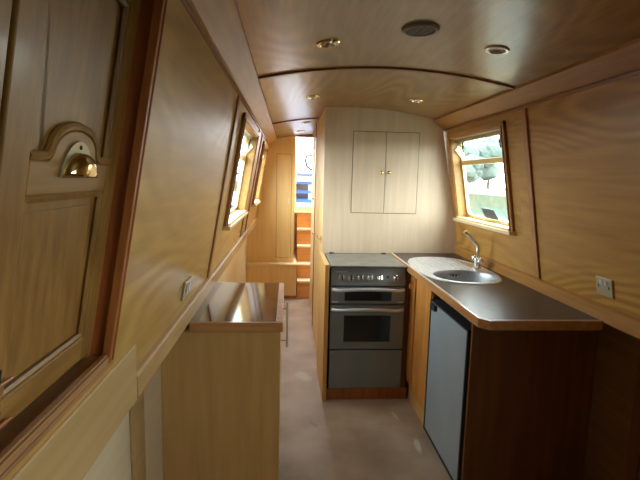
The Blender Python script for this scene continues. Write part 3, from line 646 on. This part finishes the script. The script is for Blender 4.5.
# ------------------------------------------------------------------ ceiling lights and vent
def nrm(x): return Vector((-.35*(x-CX), 0, -1)).normalized()
def downlight(x, y, label, group=None, ring=None):
    z = zceil(x); r = thing('downlight', (x, y, z), label, 'ceiling light', group)
    ax = nrm(x); c = Vector((x, y, z+.001))
    bm = new(); lathe(bm, [(.047, 0), (.047, .004), (.043, .008), (.036, .008), (.034, .003), (.030, .001)], c, ax, 28); mesh('rim', bm, M_BRASS if ring is None else M_STEEL, r, smooth=True)
    bm = new(); lathe(bm, [(.033, .001), (.033, .010), (.027, .012), (.024, .004), (.022, .001)], c, ax, 24); mesh('inner_ring', bm, ring or M_CHROME, r, smooth=True)
    bm = new(); lathe(bm, [(0, .002), (.023, .002), (.023, 0)], c, ax, 20); mesh('bulb', bm, M_GLASSD, r)
    return r
def copy_tree(o, parent=None):
    c = o.copy(); COL.objects.link(c)
    if parent: c.parent = parent
    for ch in o.children: copy_tree(ch, c)
    return c
downlight(.147, 1.86, 'brass downlight in the near ceiling panel, left of the round vent')
downlight(.815, 1.845, 'downlight with its bright reflection as a white inner ring, right of the round vent', None, M_WHITE)  # ring whitened: its bright reflection is put into the colour
downlight(.155, 3.06, 'small brass downlight beyond the ceiling batten, on the left')
downlight(.822, 3.04, 'small brass downlight beyond the ceiling batten, above the right worktop')
downlight(.165, 4.47, 'distant ceiling downlight in the corridor, the nearer of two')
downlight(.135, 5.28, 'distant ceiling downlight in the corridor, nearest the stern opening')
v = thing('ceiling_vent', (.464, 1.70, zceil(.464)), 'round dark mesh ceiling vent between two downlights', 'vent')
c = Vector((.464, 1.70, zceil(.464))); ax = nrm(.464)
bm = new(); lathe(bm, [(.068, 0), (.068, .006), (.062, .012), (.054, .012), (.052, .004)], c, ax, 32); mesh('rim', bm, M_GRILLE, v, smooth=True)
bm = new(); lathe(bm, [(0, .004), (.053, .004), (.053, 0)], c, ax, 28); mesh('mesh_plate', bm, M_MESH, v)
bm = new()
for i in range(-4, 5):
    h = math.sqrt(max(.0, .052**2-(i*.0115)**2))
    box(bm, (c.x+i*.0115-.002, c.y-h, c.z-.010), (c.x+i*.0115+.002, c.y+h, c.z-.004)); box(bm, (c.x-h, c.y+i*.0115-.002, c.z-.010), (c.x+h, c.y+i*.0115+.002, c.z-.004))
mesh('grille', bm, M_GRILLE, v)

# ------------------------------------------------------------------ stern end: closet, locker, steps, opening
cl = thing('closet', (-.16, YFAR, .45), 'tall cream wooden closet left of the stern opening', 'closet')
xr = .085
bm = new(); pl = [(CX-hw(.46)+.012, .455), (xr, .455), (xr, zceil(xr)-.002)]
pl += [(CX-.632+(xr-CX+.632)*i/6, zceil(CX-.632+(xr-CX+.632)*i/6)-.002) for i in range(5, -1, -1)] + [(CX-hw(ZC)+.005, ZC-.004), (CX-hw(1.03)+.001, 1.03), (CX-hw(.946)+.001, .946), (CX-XL+.002, .944)]
pl[0] = (CX-XL+.002, .455)

prism(bm, pl, lambda x, z: (x, YFAR, z), lambda x, z: (x, YST, z)); mesh('carcass', bm, W_CREAM, cl)
bm = new(); box(bm, (-.138, YFAR-.010, .515), (.042, YFAR, 1.81)); d = mesh('door', bm, W_CREAM, cl, bevel=.002)
bm = new(); box(bm, (.012, YFAR-.03, 1.20), (.022, YFAR-.01, 1.27)); sub('handle', bm, M_WHITE, d)
bm = new()
for a, b in (((-.142, YFAR-.002, .511), (-.138, YFAR, 1.814)), ((.042, YFAR-.002, .511), (.046, YFAR, 1.814)), ((-.142, YFAR-.002, 1.81), (.046, YFAR, 1.814)), ((-.142, YFAR-.002, .511), (.046, YFAR, .515))): box(bm, a, b)
mesh('door_gap', bm, W_DARKP, cl)
lk = thing('locker', (-.16, YFAR-.1, 0), 'low cream bench locker with pale lid beneath the tall closet', 'locker')
bm = new(); box(bm, (CX-XL+.001, YFAR-.10, .04), (.122, YST, .425)); mesh('carcass', bm, W_CREAM, lk)
bm = new(); box(bm, (CX-XL+.001, YFAR-.125, .425), (.128, YST, .452)); mesh('lid', bm, W_NOSE, lk, bevel=.004)
bm = new(); box(bm, (CX-XL+.001, YFAR-.09, 0), (.122, YFAR-.07, .04)); mesh('plinth', bm, W_RED, lk)
st = thing('steps', (.27, 5.8, 0), 'orange pine steps with treads coloured pale as in daylight climbing to the stern opening', 'steps')
ys = [5.70, 5.86, 6.02, 6.18]; zs0 = [.219, .440, .671, .887]
xsL, xsR = .135, .66
zprev = 0
for y, z in zip(ys, zs0):
    zz = EYE-(EYE-z)*y/5.75
    bm = new(); box(bm, (xsL, y+.015, zprev), (xsR, y+.03, zz-.022)); mesh('riser', bm, W_STEP, st)
    bm = new(); box(bm, (xsL, y, zz-.022), (xsR, y+.19, zz)); mesh('tread', bm, W_NOSE, st, bevel=.003)
    zprev = zz
bm = new(); box(bm, (xsL-.0, 6.34, 0), (xsR, 6.355, 1.045)); mesh('riser', bm, W_STEP, st)
bm = new(); box(bm, (xsL-.04, 6.32, 1.045), (xsR-.25, YST-.002, 1.065)); mesh('tread', bm, W_NOSE, st, bevel=.003)
# stern wall with opening
bm = new()
box(bm, (xr, YST, 0), (xr+.03, YST+.04, 2.05)); box(bm, (.42, YST, 0), (CX+XL, YST+.04, 2.0)); box(bm, (CX-XL, YST, 0), (xr, YST+.04, 2.08)); box(bm, (xr+.03, YST, .0), (.42, YST+.04, 1.130)); pass
struct('wall_stern', bm, W_CREAM)
bm = new(); box(bm, (xr+.0, 5.812, 2.022), (.60, 5.835, 2.085)); trim(bm, W_TRIM)

# grey card against the right window
bm = new()
M = lambda d, y, z: RW(y, z, d)
prism(bm, [(2.86, Z0+.030), (3.07, Z0+.030), (3.13, Z0+.095), (2.93, Z0+.090)], lambda y, z: M(-TH+.030, y, z), lambda y, z: M(-TH+.033, y, z))
tag(mesh('sheet_card', bm, M_CARD), 'small dark grey card leaning at bottom of the right window', 'card')

# ------------------------------------------------------------------ outdoors
bm = new()
for a, b in (((CX+XL+.12, -30, -.3), (12, 60, .10)), ((-9, -30, -.3), (CX-XL-.12, 60, .10)), ((CX-XL-.12, YST+1.3, -.3), (CX+XL+.12, 60, .10)), ((CX-XL-.12, -30, -.3), (CX+XL+.12, YB-1.2, .10))): box(bm, a, b)
struct('canal_water', bm, M_WATER)
bm = new(); box(bm, (12, -30, -.3), (60, 60, .75)); box(bm, (-60, -30, -.3), (-9, 60, .6)); box(bm, (-9, 60, -.3), (12, 90, .75)); struct('ground', bm, M_BANK)
# own hull and stern deck
bm = new(); 
for s in (-1, 1):
    x = CX+s*(XL+.05); box(bm, (min(x, x+s*.05), YB-1.2, -.2), (max(x, x+s*.05), YST+1.3, ZG-.02))
box(bm, (CX-XL-.1, YST+1.26, -.2), (CX+XL+.1, YST+1.3, .9)); box(bm, (CX-XL-.1, YST+.45, .55), (CX+XL+.1, YST+1.26, .6))
struct('hull', bm, M_HULLBLUE)
bm = new(); box(bm, (CX-.72, YB, 2.12), (CX+.72, 5.86, 2.14)); box(bm, (CX-.74, YB, 2.0), (CX-.70, 5.86, 2.13)); box(bm, (CX+.70, YB, 2.0), (CX+.74, 5.86, 2.13)); box(bm, (CX-.74, 5.86, 2.0), (xr, YST+.04, 2.13)); struct('roof', bm, M_HULLBLUE)
tl = thing('tiller', (.33, YST+1.1, .6), 'dark curved steering tiller seen through the stern opening', 'tiller')
bm = new(); ty = 7.4; tube(bm, [(.46, ty, .6), (.46, ty, 1.45), (.44, ty, 1.6), (.30, ty, 1.70), (.272, ty, 1.80), (.295, ty, 1.87), (.39, ty, 1.875), (.55, ty, 1.88)], .022, 10); mesh('arm', bm, M_BLACK, tl, smooth=True)
bm = new(); tube(bm, [(.10, 7.55, 1.60), (.60, 7.55, 1.585)], .012, 8); tube(bm, [(.56, 7.55, .6), (.56, 7.55, 1.6)], .015, 8); tube(bm, [(.02, 7.55, .6), (.02, 7.55, 1.6)], .015, 8)
tube(bm, [(.02, 7.55, 1.60), (.12, 7.55, 1.60)], .014, 8)
tag(mesh('stern_rail', bm, W_RED, smooth=True), 'thin brown guard rail across the stern deck outside', 'rail')
# moored blue boat astern
bt = thing('moored_boat', (1.2, 12.5, .1), 'blue and white boat with dark windows moored beyond the stern', 'boat')
def bxn(nm, a, b, m, **k):
    bm = new(); box(bm, a, b); return mesh(nm, bm, m, bt, **k)
bxn('hull', (-1.6, 12.0, -.2), (4.5, 14.2, .86), M_HULLWHITE, bevel=.03)
bxn('rubbing_strake', (-1.62, 11.96, .70), (4.52, 12.0, .78), M_HULLBLUE)
bxn('cabin', (-1.3, 12.12, .86), (4.2, 14.0, 1.42), M_HULLBLUE, bevel=.02)
bxn('cabin_roof', (-1.35, 12.06, 1.42), (4.25, 14.05, 1.56), M_HULLWHITE, bevel=.02)
bxn('coach_line', (-1.35, 12.05, 1.56), (4.25, 14.05, 1.62), M_HULLBLUE)
for x in (-.9, .1, 1.2, 2.3):
    bxn('window', (x+.08, 12.09, 1.20), (x+.42, 12.125, 1.36), M_BOATWIN); bxn('window', (x+.08, 12.09, .98), (x+.42, 12.125, 1.12), M_BOATWIN)
    bxn('side_panel', (x+.44, 12.10, 1.18), (x+.95, 12.125, 1.34), M_BOATGREY); bxn('side_panel', (x+.44, 12.10, .96), (x+.95, 12.125, 1.12), M_BOATGREY)
nb = thing('moored_boat', (-2.2, 6.0, .1), 'lilac blue boat moored alongside, seen through the left windows', 'boat')
M_LILAC, _, _ = base_mat('lilac_boat_paint', (.035, .04, .10, 1), .4)
for nm_, a, b, m in (('hull', (-3.2, -2, -.2), (-1.5, 11.5, .85), M_BOATWIN), ('cabin', (-3.0, 0, .85), (-1.7, 10.8, 1.42), M_LILAC), ('cabin_roof', (-3.05, -.1, 1.42), (-1.65, 10.9, 1.47), M_BOATGREY)):
    bm = new(); box(bm, a, b); mesh(nm_, bm, m, nb, bevel=.03)
for y in (1.2, 3.6, 6.0, 8.4):
    bm = new(); box(bm, (-1.705, y, 1.0), (-1.69, y+.9, 1.3)); mesh('window', bm, M_BOATWIN, nb)
# trees on the far bank
def tree(x, y, h, r, label, seed):
    rnd = random.Random(seed); t = thing('tree', (x, y, .7), label, 'tree')
    bm = new(); tube(bm, [(x, y, .6), (x+.1, y, .7+h*.3), (x, y+.1, .7+h*.6)], [.22, .17, .10], 8); mesh('trunk', bm, M_BARK, t)
    bm = new()
    for i in range(16):
        a = rnd.uniform(0, 6.28); q = rnd.uniform(0, r*.7); c = Vector((x+q*math.cos(a), y+q*math.sin(a), .7+h*rnd.uniform(.35, .95)))
        bmesh.ops.create_icosphere(bm, subdivisions=2, radius=r*rnd.uniform(.3, .55), matrix=Matrix.Translation(c))
    for v_ in bm.verts: v_.co += Vector((rnd.uniform(-.12, .12), rnd.uniform(-.12, .12), rnd.uniform(-.12, .12)))
    mesh('crown', bm, M_FOL, t)
tree(19.2, 50, 4.2, 2.2, 'round pale tree on the far bank, left in the right window view', 1)
tree(15.6, 41, 3.0, 1.5, 'low bushy tree on the far bank, nearest the water', 2)
tree(23.0, 52, 5.4, 2.0, 'tallest pale tree on the far bank, right in the window view', 3)
